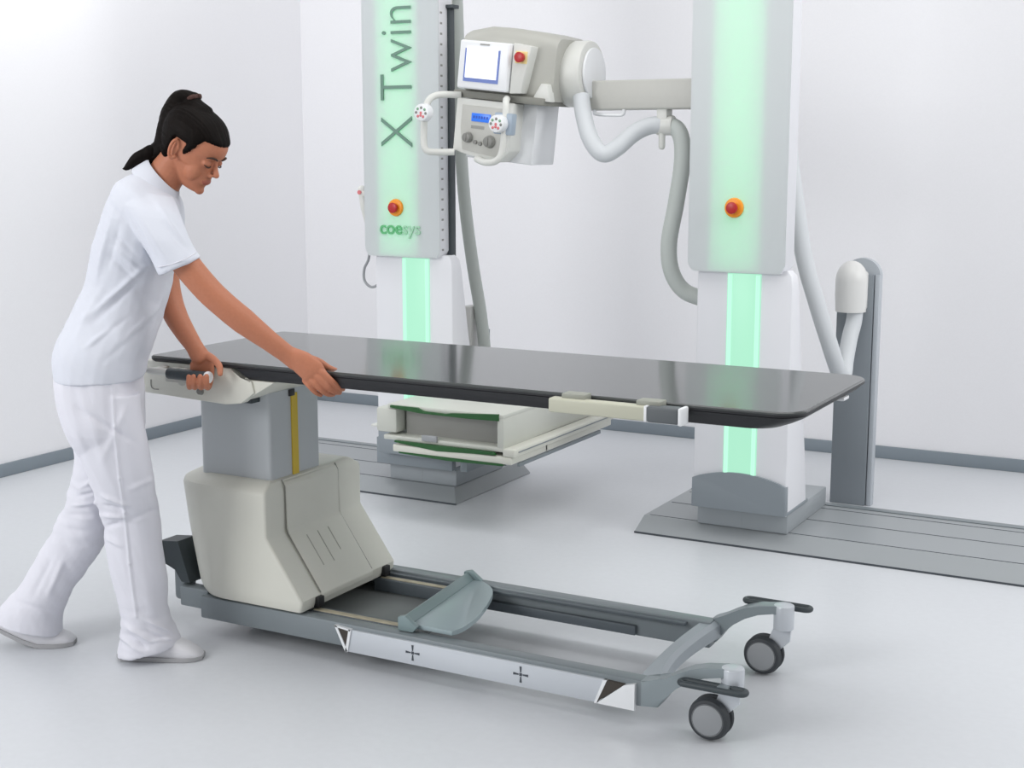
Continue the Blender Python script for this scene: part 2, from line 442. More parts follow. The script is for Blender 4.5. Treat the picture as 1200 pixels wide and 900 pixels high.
# handle loop
bm = bmesh.new()
lp = [(-.11, -.10, .125), (-.185, -.16, .115), (-.21, -.19, .07), (-.21, -.19, -.05), (-.195, -.19, -.1), (-.16, -.17, -.105), (-.1, -.13, -.098)]
tube(bm, [HM2 @ Vector(p) for p in lp], .0135, seg=14, n=6)
hd = obj('left_handle', bm, M['cream_lt'], tR)
bm = bmesh.new()
lp = [(.10, -.10, .13), (.135, -.17, .12), (.15, -.19, .07), (.15, -.19, -.06), (.13, -.19, -.105), (.07, -.17, -.12), (.0, -.12, -.115)]
tube(bm, [HM2 @ Vector(p) for p in lp], .0135, seg=14, n=6)
hd2 = obj('right_handle', bm, M['cream_lt'], tR)
for (x, z, par, back) in ((-.205, .045, hd, 0), (.135, .035, hd2, 1)):
    bm = bmesh.new(); cyl(bm, HM2 @ Vector((x, -.195, z)), HM2 @ Vector((x, -.235, z)), .035, .033, bev=.004)
    obj('control_pod', bm, M['pale'], par, label='round control pad with red and green keys')
    if back:
        bm = bmesh.new(); box(bm, x-.03, x+.05, -.2, -.16, z-.04, z+.042, .006, mtx=HM2); obj('pod_housing', bm, M['bluegrey'], par)
    bm = bmesh.new()
    for dx, dz, mi in ((0, -.012, 0), (-.012, -.016, 0), (.012, -.016, 0), (0, -.002, 0), (-.016, .012, 1), (.016, .012, 1), (0, .018, 2), (-.022, -.002, 2), (.022, -.002, 2)):
        ball(bm, HM2 @ Vector((x+dx, -.235, z+dz)), .0058, .003, .0058, seg=10, mi=mi)
    obj('pod_keys', bm, None, par, mats=[M['redsoft'], M['greensoft'], M['knob']])
# hoses on the arm
bm = bmesh.new()
tube(bm, [at_y(x, y, Y) for x, y, Y in ((681, 112, 5.05), (684, 135, 5.03), (692, 163, 5.0), (706, 180, 5.0), (722, 174, 5.02), (742, 157, 5.06), (760, 148, 5.1), (778, 146, 5.13))], .033, seg=18, n=14, ridges=.012)
obj('cable_hose', bm, M['hose'], tR)
bm = bmesh.new(); a = at_y(776, 147, 5.13)
cyl(bm, a+Vector((-.02, 0, 0)), a+Vector((.05, 0, 0)), .038, seg=24, bev=.006); box(bm, a.x-.012, a.x+.03, 5.1, 5.16, a.z, 1.66, .004)
tube(bm, [a+Vector((.004, -.01, -.02)), a+Vector((.004, -.01, -.08))], .013, smooth=False, roundcap=True)
obj('hose_clamp', bm, M['cream_lt'], tR)
bm = bmesh.new()
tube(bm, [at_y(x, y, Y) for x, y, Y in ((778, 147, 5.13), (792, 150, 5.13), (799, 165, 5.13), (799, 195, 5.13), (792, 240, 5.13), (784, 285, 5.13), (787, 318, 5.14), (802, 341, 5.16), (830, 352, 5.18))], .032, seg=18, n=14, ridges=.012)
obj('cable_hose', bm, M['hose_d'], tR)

# left stand with detector
tL = thing('detector_stand', (-3.25, 5.2, .058), 'white column with X Twin lettering carrying a low detector tray, left of the tube head', 'x-ray stand')
stand(tL, -3.43, -3.045, -3.462, -3.085, 5.06, -3.292, -3.155, -3.37, -3.215, (-3.40, -3.058), (5.105, 5.52))
emergency_button(tL, -3.30, 1.257, 5.03)
def text(s, size, M4, m, name, parent, label, thick=.002, off=0):
    cu = bpy.data.curves.new('txt', 'FONT'); cu.body = s; cu.size = size; cu.extrude = thick; cu.offset = off
    o = bpy.data.objects.new('txt', cu); C.objects.link(o)
    dg = bpy.context.evaluated_depsgraph_get()
    me = bpy.data.meshes.new_from_object(o.evaluated_get(dg), depsgraph=dg)
    bpy.data.objects.remove(o)
    me.transform(M4); me.transform(Matrix.Translation(-rootloc(parent)))
    me.name = name; o = bpy.data.objects.new(name, me); C.objects.link(o); me.materials.clear(); me.materials.append(m); o.parent = parent
    if label: o['label'] = label
    return o
def face_m(x, y, z, rot): return Matrix.Translation((x, y, z)) @ Matrix.Rotation(rot, 4, 'Y') @ Matrix.Rotation(PI/2, 4, 'X')
text('X Twin', .232, face_m(-3.212, 5.026, 1.503, -PI/2) @ Matrix.Diagonal((.845, 1, 1, 1)), M['ink'], 'lettering', tL, 'grey green letters X Twin running upwards', off=-.0032)
text('coe', .078, face_m(-3.383, 5.026, 1.146, 0), M['ink_g'], 'lettering', tL, 'green letters coe', off=.001)
text('sys', .078, face_m(-3.27, 5.026, 1.146, 0), M['ink_gl'], 'lettering', tL, 'pale green letters sys')
bm = bmesh.new(); box(bm, -3.115, -3.094, 5.1, 5.135, .79, 2.07, .001); box(bm, -3.091, -3.070, 5.1, 5.135, .79, 2.07, .001); gr = obj('guide_rail', bm, M['dark'], tL)
bm = bmesh.new(); box(bm, -3.094, -3.091, 5.105, 5.13, .79, 2.07, 0); obj('rail_core', bm, M['rail_grey'], gr)
bm = bmesh.new(); box(bm, -3.135, -3.05, 5.09, 5.14, 2.07, 2.085, .003); obj('rail_cap', bm, M['dark'], gr)
bm = bmesh.new()
for k in range(24): box(bm, -3.0862, -3.0838, 5.045, 5.06, 1.08+k*.042, 1.088+k*.042, 0)
obj('scale_marks', bm, M['recess'], tL)
# detector unit in front of and beside the column
bm = bmesh.new()
box(bm, -3.14, -2.6, 4.7, 5.0, .462, .482, .006); box(bm, -2.98, -2.6, 4.98, 5.55, .462, .482, .004)      # lid
box(bm, -3.14, -2.612, 4.86, 5.0, .345, .47, .004)                                                         # rear body
box(bm, -2.63, -2.6, 4.7, 5.55, .345, .47, .006); box(bm, -2.98, -2.61, 4.9, 5.5, .345, .47, .004)
box(bm, -3.16, -2.6, 4.7, 4.98, .333, .352, .004); box(bm, -3.2, -3.1, 4.705, 4.86, .36, .462, .012)
dt = obj('detector_housing', bm, mat('detector casing', (198,200,192), .45), tL)
bm = bmesh.new(); box(bm, -3.09, -2.635, 4.765, 4.77, .352, .462, 0); obj('recess_panel', bm, M['recess'], dt)
bm = bmesh.new(); prism(bm, [(-3.12, .478), (-2.99, .478), (-2.96, .466), (-2.86, .464), (-2.83, .47), (-2.62, .484), (-2.62, .458), (-2.76, .455), (-2.98, .457), (-3.12, .468)], 'y', 4.690, 4.702); obj('green_grid', bm, M['greenplate'], dt, label='dark green strip')
bm = bmesh.new(); prism(bm, [(-3.10, .335), (-2.64, .333), (-2.63, .322), (-2.9, .31), (-3.10, .328)], 'y', 4.688, 4.699); obj('green_grid', bm, M['greenplate'], dt, label='dark green strip')
bm = bmesh.new(); box(bm, -2.97, -2.9, 4.688, 4.70, .345, .37, .003); obj('latch', bm, M['hub'], dt)
bm = bmesh.new(); box(bm, -3.235, -3.17, 4.72, 4.76, .375, .385, .003); obj('side_lever', bm, M['cream_lt'], dt)
bm = bmesh.new(); box(bm, -3.11, -2.56, 4.69, 5.0, .288, .318, .005); box(bm, -2.98, -2.56, 4.98, 5.62, .288, .318, .005); box(bm, -2.6, -2.545, 4.69, 5.62, .318, .35, .006)
ty = obj('grid_tray', bm, M['cream'], tL)
bm = bmesh.new(); box(bm, -2.551, -2.541, 4.72, 5.6, .335, .3385, 0); box(bm, -2.566, -2.556, 4.75, 5.5, .272, .286, 0); split_obj('tray_slot', bm, M['frame'], ty)
bm = bmesh.new(); prism(bm, [(-3.08, .29), (-2.6, .29), (-2.6, .281), (-2.85, .276), (-3.08, .284)], 'y', 4.689, 4.9); obj('green_grid', bm, M['greenplate'], ty, label='dark green strip')
bm = bmesh.new(); box(bm, -2.965, -2.93, 4.98, 5.3, .16, .46, .004); box(bm, -3.38, -2.94, 4.985, 5.05, .2, .30, .004); obj('carrier_bracket', bm, M['cowl_grey'], tL)

# hand control on the left of the lettered column
t = thing('hand_control', tuple(at_y(427, 300, 5.1)), 'small handheld switch with coiled cord hanging left of the lettered column', 'hand switch')
bm = bmesh.new(); p0, p1 = at_y(424, 222, 5.1), at_y(430, 265, 5.1)
tube(bm, [p0, (p0+p1)/2, p1], [.018, .016, .006], seg=14, roundcap=True); obj('handset', bm, M['cream_lt'], t)
bm = bmesh.new(); cyl(bm, p0+Vector((0, -.012, -.012)), p0+Vector((0, -.022, -.012)), .009); obj('switch_key', bm, M['redsoft'], t)
bm = bmesh.new(); box(bm, p0.x-.004, -3.455, 5.085, 5.1, p0.z-.03, p0.z-.005, .003); obj('holder', bm, M['cream_lt'], t)
bm = bmesh.new(); tube(bm, [at_y(x, y, 5.1) for x, y in ((430, 264), (433, 285), (432, 303), (427, 315), (427, 328), (434, 336), (442, 334), (446, 324), (445, 305), (443, 296))], .0058, seg=10); obj('cord', bm, M['hub'], t)

# hose and junction box behind left column
t = thing('junction_post', (-3.23, 5.5, 0), 'slim cream post and box behind the lettered column, mostly hidden by the table', 'cable post')
bm = bmesh.new(); box(bm, -3.285, -3.19, 5.56, 5.64, 0, .68, .004); obj('post', bm, M['frame'], t)
bm = bmesh.new(); prism(bm, [(-3.335, .55), (-3.19, .55), (-3.19, .8), (-3.24, .8), (-3.335, .74)], 'y', 5.46, 5.56, .008); obj('box_cover', bm, M['cap'], t)
bm = bmesh.new(); cyl(bm, (-3.25, 5.455, .66), (-3.25, 5.47, .66), .035, bev=.004); obj('socket', bm, M['pale'], t)
t = bpy.data.objects
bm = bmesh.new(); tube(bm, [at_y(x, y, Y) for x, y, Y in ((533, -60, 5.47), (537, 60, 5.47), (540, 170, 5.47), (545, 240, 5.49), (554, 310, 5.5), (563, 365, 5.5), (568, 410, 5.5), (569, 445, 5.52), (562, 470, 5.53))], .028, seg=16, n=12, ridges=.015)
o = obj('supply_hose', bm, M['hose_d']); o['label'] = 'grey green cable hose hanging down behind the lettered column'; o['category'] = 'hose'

# wall side post with hose on the right
t = thing('hose_post', (-1.545, 5.87, 0), 'tall grey upright post with a white rounded hose cap, right of the plain glowing column', 'cable post')
bm = bmesh.new(); box(bm, -1.625, -1.475, 5.84, 5.89, 0, .985, .003); obj('post', bm, mat('post grey', (132,139,145), .45), t)
bm = bmesh.new(); box(bm, -1.472, -1.452, 5.85, 5.9, 0, .985, .003); cyl(bm, (-1.53, 5.86, .975), (-1.53, 5.9, .975), .078, seg=36)
obj('side_trim', bm, mat('post trim', (178,184,190), .4), t)
bm = bmesh.new(); tube(bm, [(-1.553, 5.79, .835), (-1.553, 5.79, .9), (-1.553, 5.79, .962)], [.062, .066, .066], seg=32, smooth=False)
ball(bm, (-1.553, 5.79, .962), .066, .066, .084, seg=32); box(bm, -1.61, -1.496, 5.79, 5.845, .84, 1.0, .01); obj('hose_cap', bm, M['cap'], t, smooth=60)
bm = bmesh.new(); tube(bm, [at_y(x, y, Y) for x, y, Y in ((915, 60, 5.42), (922, 150, 5.42), (930, 220, 5.42), (942, 300, 5.43), (957, 355, 5.46), (971, 400, 5.5), (979, 425, 5.54), (985, 440, 5.59), (989, 438, 5.65), (991, 422, 5.7), (996, 395, 5.75), (1001, 375, 5.78), (1003, 350, 5.79))], .033, seg=18, n=14, ridges=.012)
o = obj('supply_hose', bm, M['hose']); o['label'] = 'pale grey cable hose looping from the right hand column to the grey post'; o['category'] = 'hose'

# ------------------------------------------------------------------ mobile table
T = thing('mobile_patient_table', (-2.0, 3.5, 0), 'wheeled patient table with long dark top on a grey chassis, pushed by the person', 'patient table')
def toprings():
    x0, x1, y0, y1 = -2.985, -.965, 3.18, 3.83
    return x0, x1, y0, y1
x0, x1, y0, y1 = toprings()
bm = bmesh.new()
loft(bm, [rrect(x0, x1, y0, y1, .873, (.015, .07, .07, .015), 8), rrect(x0, x1, y0, y1, .882, (.015, .07, .07, .015), 8), rrect(x0+.003, x1-.003, y0+.003, y1-.003, .885, (.015, .068, .068, .015), 8)])
tt = obj('tabletop', bm, M['tabletop'], T)
bm = bmesh.new()
loft(bm, [rrect(x0+.002, x1+.001, y0-.001, y1+.001, .8775, (.015, .07, .07, .015), 8), rrect(x0+.004, x1, y0-.001, y1, .872, (.015, .07, .07, .015), 8), rrect(x0+.01, x1-.02, y0+.004, y1-.01, .868, (.012, .07, .07, .01), 8)], )
rg = []
for z, l, r, i in ((.87, -2.66, -.967, 0), (.862, -2.65, -.975, .001), (.85, -2.635, -1.0, .004), (.838, -2.62, -1.03, .012), (.835, -2.61, -1.05, .03)):
    rg.append(rrect(l, r, y0+i, y1-i-.01, z, (.01, .07, .09, .01), 8))
loft(bm, rg); obj('edge_band', bm, M['tabledge'], T, label='black table edge')
# carriage under the head end
bm = bmesh.new()
prism(bm, [(-3.035, .868), (-2.672, .868), (-2.64, .838), (-2.6, .835), (-2.59, .80), (-2.64, .765), (-2.7, .757), (-2.86, .764), (-3.01, .768), (-3.035, .79)], 'y', 3.183, 3.215, .004)
prism(bm, [(-3.02, .84), (-2.60, .84), (-2.60, .79), (-2.66, .765), (-3.02, .775)], 'y', 3.2, 3.74, .004)
prism(bm, [(-2.62, .836), (-2.52, .836), (-2.60, .79)], 'y', 3.19, 3.72, .002)
ca = obj('carriage', bm, M['cream'], T)
bm = bmesh.new(); box(bm, -2.72, -2.655, 3.25, 3.36, .752, .768, .004); obj('slot_cover', bm, M['dark'], ca)
bm = bmesh.new(); tube(bm, [(-2.935, 3.125, .85), (-2.85, 3.125, .849)], .011, smooth=False, roundcap=True); 
for x in (-2.92, -2.87, -2.84): box(bm, x-.01, x+.01, 3.12, 3.19, .842, .858, .003)
obj('handle_bar', bm, M['cream_lt'], ca)
bm = bmesh.new(); cyl(bm, (-2.86, 3.125, .847), (-2.715, 3.125, .846), .0165, bev=.002); g = obj('grip', bm, M['dark'], ca, label='dark grey push grip')
bm = bmesh.new(); cyl(bm, (-2.716, 3.125, .846), (-2.704, 3.125, .846), .0175, bev=.003); obj('grip_cap', bm, M['pale'], ca)
for (x, z) in ((-2.86, .812), (-2.80, .806), (-2.79, .79)):
    bm = bmesh.new(); cyl(bm, (x, 3.186, z), (x, 3.172, z), .012, .009, bev=.002); obj('control_key', bm, M['knob'] if z < .8 else M['cream_dk'], ca)
bm = bmesh.new(); box(bm, -2.9, -2.82, 3.15, 3.186, .815, .832, .004); obj('brake_lever', bm, M['cream_dk'], ca)
bm = bmesh.new(); tube(bm, [(-2.985, 3.182, .81), (-2.985, 3.182, .79), (-2.975, 3.182, .782), (-2.955, 3.182, .782)], .0015, seg=6); obj('panel_mark', bm, M['recess'], ca)
# lift column
bm = bmesh.new(); loft(bm, [rrect(-2.902, -2.622, 3.29, 3.54, z, (.03, .012, .012, .03), 6) for z in (.49, .78)]); lf = obj('lift_column', bm, M['lift'], T)
bm = bmesh.new(); box(bm, -2.6225, -2.6185, 3.395, 3.425, .5, .765, 0); obj('stripe', bm, M['yellow'], lf, label='yellow vertical stripe')
bm = bmesh.new(); box(bm, -2.623, -2.617, 3.385, 3.412, .757, .778, .002); obj('stripe_end', bm, M['black'], lf)
# base cover
bm = bmesh.new(); rings = []
for z, l, r, q in ((.135, -2.93, -2.482, .004), (.15, -2.94, -2.476, 0), (.17, -2.95, -2.474, 0), (.34, -2.985, -2.596, 0), (.352, -2.987, -2.603, 0), (.44, -3.0, -2.603, 0), (.475, -3.005, -2.603, .0), (.488, -3.002, -2.605, .004), (.508, -2.965, -2.612, .035), (.513, -2.955, -2.622, .045)):
    rings.append(rrect(l, r, 3.232+q, 3.735-q*1.2, z, (.16, .010, .010, .16), 12))
loft(bm, rings); bc = obj('base_cover', bm, M['cream'], T, smooth=40)
bm = bmesh.new()
prism(bm, [(-2.63, .509), (-2.606, .503), (-2.597, .49), (-2.596, .352), (-2.589, .342), (-2.468, .172), (-2.468, .155), (-2.5, .15), (-2.6, .3)], 'y', 3.33, 3.60, .003); sp = obj('service_panel', bm, M['cream'], bc)
bm = bmesh.new()
for yy in (3.328, 3.602): tube(bm, [(-2.612, yy, .509), (-2.601, yy, .49), (-2.600, yy, .36), (-2.594, yy, .343), (-2.475, yy, .176)], .0022, seg=6, smooth=False)
split_obj('panel_seam', bm, M['seam'], bc)
bm = bmesh.new(); tube(bm, [(-2.597, 3.33, .347), (-2.597, 3.6, .347)], .0012, seg=6, smooth=False); obj('fold_line', bm, M['seam'], bc)
bm = bmesh.new()
for yy, a, b in ((3.40, .1, .62), (3.455, .1, .62), (3.51, .1, .5)):
    p = Vector((-2.589, yy, .342)); q = Vector((-2.468, yy, .172)); d = q-p
    box(bm, -.0012, .0012, -.0012, .0012, 0, (b-a)*d.length, 0, mtx=Matrix.Translation(p+d*a) @ d.to_track_quat('Z', 'Y').to_matrix().to_4x4())
split_obj('panel_groove', bm, mat('groove line', (165,165,156), .6), bc)
bm = bmesh.new()
for yy in (3.30, 3.66): box(bm, -2.485, -2.462, yy, yy+.03, .135, .168, .003)
split_obj('corner_clip', bm, M['black'], bc)
# chassis rails
ch = None
def rail_mesh(y0, y1, z0, z1, xa, xb):
    bm = bmesh.new(); box(bm, xa, xb, y0, y1, z0, z1, .006, 2); return bm
nr = obj('side_rail', rail_mesh(3.24, 3.29, .056, .128, -2.875, -1.375), M['frame'], T)
fr = obj('side_rail', rail_mesh(3.715, 3.765, .065, .145, -2.875, -1.37), M['frame'], T)
bm = bmesh.new(); box(bm, -2.5, -1.44, 3.695, 3.716, .128, .138, .003); box(bm, -2.2, -1.6, 3.70, 3.716, .07, .1, .003); split_obj('inner_ledge', bm, M['frame_dk'], fr)
bm = bmesh.new(); box(bm, -2.86, -2.14, 3.285, 3.72, .075, .088, .002); obj('chassis_plate', bm, M['inner'], T)
bm = bmesh.new(); box(bm, -2.5, -2.14, 3.292, 3.335, .088, .128, .003); box(bm, -2.5, -2.14, 3.65, 3.71, .088, .13, .003); rl = split_obj('track_block', bm, M['frame_dk'], T)
for q_, (ya, yb, zz) in enumerate(((3.296, 3.318, .1285), (3.66, 3.68, .1305))):
    bm = bmesh.new(); box(bm, -2.48, -2.13, ya, yb, zz-.006, zz+.002, .001); obj('worn_track', bm, M['track'], rl[q_], label='worn beige strip')
# dark mounting block behind cover / rear castor pedestal
bm = bmesh.new()
prism(bm, [(-3.06, .272), (-2.985, .280), (-2.94, .15), (-2.975, .15), (-3.0, .185), (-3.04, .20)], 'y', 3.27, 3.35)
rp = obj('rear_pedal', bm, M['dark'], T)
bm = bmesh.new(); box(bm, -3.014, -2.965, 3.275, 3.335, .085, .195, .014, 3); box(bm, -2.975, -2.86, 3.26, 3.31, .075, .14, .006); obj('pedal_post', bm, M['frame'], rp)
def caster(x, y, label=None):
    w = thing_part_wheel(x, y); return w
def thing_part_wheel(x, y):
    bm = bmesh.new()
    for s in (-1, 1): cyl(bm, (x, y+s*.006, .058), (x, y+s*.03, .058), .057, .054, seg=40, bev=.008)
    cyl(bm, (x, y-.006, .058), (x, y+.006, .058), .03)
    w = obj('caster_wheel', bm, M['tyre'], T)
    bm = bmesh.new(); cyl(bm, (x, y-.0275, .058), (x, y-.0325, .058), .043, .041, seg=40, bev=.003); cyl(bm, (x, y+.0275, .058), (x, y+.0325, .058), .043, .041, seg=40, bev=.003)
    split_obj('hub_cap', bm, M['hub'], w)
    return w
for y in (3.28, 3.745):                                                   # rear wheels, under the cover
    thing_part_wheel(-2.78, y+(.16 if y < 3.5 else -.1))
# castor forks
def fork(yc, zoff, dx, far):
    bm = bmesh.new()
    top = [(-1.385, .128), (-1.345, .133), (-1.315, .146), (-1.285, .163), (-1.25, .181), (-1.21, .194), (-1.16, .2), (-1.125, .2)]
    bot = [(-1.125, .176), (-1.165, .176), (-1.21, .170), (-1.25, .152), (-1.285, .128), (-1.31, .098), (-1.335, .062), (-1.385, .057)]
    prism(bm, [((a if a < -1.38 else a+dx), b+zoff) for a, b in top+bot], 'y', yc-.025, yc+.025, .004)
    f = obj('castor_arm', bm, mat('castor arm grey', (140,150,154), .38, metal=.1), T)
    bm = bmesh.new(); cyl(bm, (-1.14+dx, yc, .135+zoff*.5), (-1.14+dx, yc, .201+zoff), .0295, seg=32, bev=.004)
    prism(bm, [(-1.165+dx, .15), (-1.116+dx, .15), (-1.12+dx, .105), (-1.15+dx, .075), (-1.2+dx, .055), (-1.205+dx, .065), (-1.18+dx, .11)], 'y', yc-.005, yc+.005)
    obj('castor_stem', bm, M['silver'], f)
    thing_part_wheel(-1.195+dx, yc)
    # foot pedal loop
    bm = bmesh.new(); sg = 1 if far else -1; yy = yc+sg*.042; z = .185+zoff if far else .155; pts = []
    xa, xb, w = (-1.265 if not far else -1.27)+dx, (-1.09 if not far else -1.075)+dx, .014
    for k in range(9): a = PI/2+PI*k/8; pts.append((xa+w+w*math.cos(a), yy+w*math.sin(a), z))
    for k in range(9): a = -PI/2+PI*k/8; pts.append((xb-w+w*math.cos(a), yy+w*math.sin(a), z))
    tube(bm, pts+[pts[0]], .008, seg=12, smooth=False)
    pd = obj('brake_pedal', bm, M['dark'], f)
    bm = bmesh.new(); box(bm, -1.165+dx, -1.135+dx, min(yy-sg*.0, yc)-(.012 if not far else 0), max(yy, yc)+(.012 if far else 0), z-.008, z+.008, .003); obj('pedal_bracket', bm, M['frame'], f)
    return f
fork(3.265, 0, 0, 0); fork(3.775, .012, -.03, 1)
# cross beam
bm = bmesh.new(); rings = []
for k in range(13):
    t_ = k/12; y = 3.28+t_*.475; bow = math.sin(PI*t_); e = abs(2*t_-1)**3
    xa = -1.40-.012*bow; xb = -1.352-.018*bow+.02*e*(t_ < .5); zt = .126+.014*t_
    rings.append([Vector((xa, y, .092)), Vector((xb+.003, y, .094)), Vector((xb, y, zt-.010)), Vector((xb-.014, y, zt)), Vector((xa, y, zt))])
loft(bm, rings); obj('cross_beam', bm, mat('cross beam grey', (160,168,174), .35, metal=.1), T)
# cradle plate
bm = bmesh.new(); n = 16; arc = [tuple(p_.xy) for p_ in spline([Vector(q_) for q_ in ((-2.155, 3.745, 0), (-2.085, 3.69, 0), (-2.04, 3.61, 0), (-1.99, 3.45, 0), (-1.975, 3.34, 0), (-1.985, 3.285, 0))], 4)]
prism(bm, [(-2.185, 3.745)]+arc+[(-2.125, 3.285)], 'z', .134, .148, .002); cr = obj('cradle_plate', bm, M['teal'], T)
bm = bmesh.new()
SH = Matrix(((1, -.12, 0, .12*3.27), (0, 1, 0, 0), (0, 0, 1, 0), (0, 0, 0, 1)))      # the lip runs slightly askew
prism(bm, [(-2.135, .13), (-2.118, .13), (-2.118, .15), (-2.14, .170), (-2.148, .166)], 'y', 3.27, 3.75, .002, mtx=SH)
for yy in (3.262, 3.733): prism(bm, [(-2.155, .13), (-2.105, .13), (-2.09, .148), (-2.13, .176), (-2.155, .170)], 'y', yy, yy+.018, .002, mtx=SH)
obj('cradle_lip', bm, mat('cradle lip grey', (130,148,150), .35, metal=.1), cr)
# bright bumper strip
Yb = 3.232
bm = bmesh.new(); prism(bm, [(-2.30, .115), (-1.475, .115), (-1.505, .047), (-2.312, .047)], 'y', Yb, 3.243, .0015); bs = obj('bumper_strip', bm, M['silver'], T)
bm = bmesh.new()
for poly in ([(-2.355, .122), (-2.346, .122), (-2.309, .049), (-2.318, .047)], [(-2.318, .047), (-2.309, .047), (-2.295, .117), (-2.304, .117)], [(-2.355, .122), (-2.355, .118), (-2.30, .112), (-2.296, .117)],
             [(-1.475, .115), (-1.505, .047), (-1.512, .047), (-1.486, .115)], [(-1.505, .047), (-1.395, .047), (-1.395, .12), (-1.425, .112)]):
    prism(bm, poly, 'y', Yb-.004, 3.243)
split_obj('strip_edge', bm, M['silver_edge'], bs)
bm = bmesh.new(); prism(bm, [(-2.348, .119), (-2.302, .116), (-2.314, .05)], 'y', Yb-.001, 3.243); prism(bm, [(-1.482, .115), (-1.425, .113), (-1.503, .052)], 'y', Yb-.003, 3.243); split_obj('end_opening', bm, mat('dark brown opening', (62,56,50), .6), bs)
bm = bmesh.new()
for cx in (-2.085, -1.735):
    cz = .083
    for dx, dz in ((1, 0), (-1, 0), (0, 1), (0, -1)):
        a = Vector((cx+dx*.006, 0, cz+dz*.006)); b = Vector((cx+dx*.023, 0, cz+dz*.023)); pz = Vector((dz, 0, dx))
        prism(bm, [((a+pz*.0015).x, (a+pz*.0015).z), ((b+pz*.0035).x, (b+pz*.0035).z), ((b-pz*.0035).x, (b-pz*.0035).z), ((a-pz*.0015).x, (a-pz*.0015).z)], 'y', Yb-.0012, Yb+.002)
    box(bm, cx-.004, cx+.004, Yb-.0012, Yb+.002, cz-.004, cz+.004, 0)
obj('cross_mark', bm, M['mark'], bs, label='dark four armed cross marks')
# accessory clamp
bm = bmesh.new(); box(bm, -1.6, -1.33, 3.125, 3.16, .843, .880, .005, 3); ac = obj('accessory_clamp', bm, mat('beige clamp', (190,190,172), .45), T)
bm = bmesh.new(); box(bm, -1.33, -1.246, 3.122, 3.163, .842, .882, .006, 3); obj('clamp_grip', bm, mat('clamp grip grey', (92,97,100), .55), ac)
bm = bmesh.new(); box(bm, -1.247, -1.235, 3.12, 3.165, .84, .884, .004); box(bm, -1.337, -1.329, 3.123, 3.162, .842, .882, .002); split_obj('clamp_end', bm, M['pale'], ac)
bm = bmesh.new()
for xx in (-1.57, -1.365): box(bm, xx, xx+.065, 3.14, 3.182, .872, .892, .003)
split_obj('clamp_lug', bm, mat('clamp lug', (150,152,142), .5), ac)
bm = bmesh.new(); box(bm, -.99, -.968, 3.58, 3.63, .853, .862, .002); obj('end_label', bm, M['pale'], T)

# ------------------------------------------------------------------ person
K = at_d
ppos = K(140, 768, 4.05); ppos.z = 0
PR = thing('person', tuple(ppos), 'person with dark ponytail in white tunic and trousers leaning forward to push the table', 'person')
def pring(back, front, rb, d, n=28, sq=.0):
    a, b = K(*back, d), K(*front, d); c = (a+b)/2; A = (b-a)/2; out = []
    for i in range(n):
        t_ = 2*PI*i/n; ct, st = math.cos(t_), math.sin(t_)
        p = 2/(2+sq); ct = math.copysign(abs(ct)**p, ct); st = math.copysign(abs(st)**p, st)
        out.append(c+A*ct+FWH*(rb*st))
    return out
def prings(bm, lst, sub=3, **k):
    """lst: (bx,by,fx,fy,rb,d) interpolated smoothly"""
    n = len(lst)
    v = [list(map(float, l)) for l in lst]; v = [[2*a-b for a, b in zip(v[0], v[1])]]+v+[[2*a-b for a, b in zip(v[-1], v[-2])]]
    rings = []
    for i in range(1, n):
        for s in range(sub):
            t_ = s/sub; q = []
            for a, b, c, d in zip(*v[i-1:i+3]): q.append(.5*((2*b)+(c-a)*t_+(2*a-5*b+4*c-d)*t_*t_+(3*b-a-3*c+d)*t_**3))
            rings.append(pring((q[0], q[1]), (q[2], q[3]), q[4], q[5], **k))
    q = v[-2]; rings.append(pring((q[0], q[1]), (q[2], q[3]), q[4], q[5], **k))
    loft(bm, rings)

# head frame
yaw, pit, rol = math.radians(20), math.radians(33), 0
HO = K(226, 173.5, 4.03)
fh = RT*math.cos(yaw)-FWH*math.sin(yaw)
HF = (fh*math.cos(pit)-UPZ*math.sin(pit)).normalized()
HU = (fh*math.sin(pit)+UPZ*math.cos(pit)).normalized()
HL = HU.cross(HF).normalized()                                 # her left
def hd_(f, l, u): return HO+HF*f+HL*l+HU*u
prof = [(-.101, .062, .034, .012), (-.098, .078, .015, .024), (-.089, .086, -.002, .034), (-.078, .084, -.015, .042), (-.067, .087, -.028, .048), (-.054, .090, -.04, .053), (-.04, .089, -.06, .058), (-.02, .086, -.078, .064),
        (0, .082, -.088, .068), (.012, .087, -.091, .070), (.022, .092, -.094, .0715), (.045, .091, -.097, .0725), (.068, .080, -.092, .068), (.085, .062, -.08, .058), (.098, .038, -.056, .042), (.106, .012, -.03, .022), (.108, -.002, -.016, .008)]
def headrings(off=None, n=40):
    P = [Vector((a[0], a[1], 0)) for a in prof]; Q = [Vector((a[0], a[2], a[3])) for a in prof]
    P, Q = spline(P, 3), spline(Q, 3); rings = []
    for p, q in zip(P, Q):
        h, fr_, bk, w = p.x, p.y, q.y, max(q.z, .004); mid = fr_*.15+bk*.85 if h < -.03 else (fr_+bk)/2-.012
        ring = []
        for i in range(n):
            a = 2*PI*i/n; c, s = math.cos(a), math.sin(a)
            ex = .84 if c > 0 else .95
            f = mid+(math.copysign(abs(c)**ex, c))*((fr_-mid) if c > 0 else (mid-bk)); l = w*math.copysign(abs(s)**.92, s)
            nf, nl = c, s
            nu = max(-1, min(1, h/.1))*abs(h/.11)**2
            nn = Vector((nf, nl, nu)).normalized()
            o_ = off(f, l, h) if off else 0
            ring.append(hd_(f+nn.x*o_, l+nn.y*o_, h+nn.z*o_))
        rings.append(ring)
    return rings

HAx = (HF, HL, HU)
bm = bmesh.new()
loft(bm, headrings())
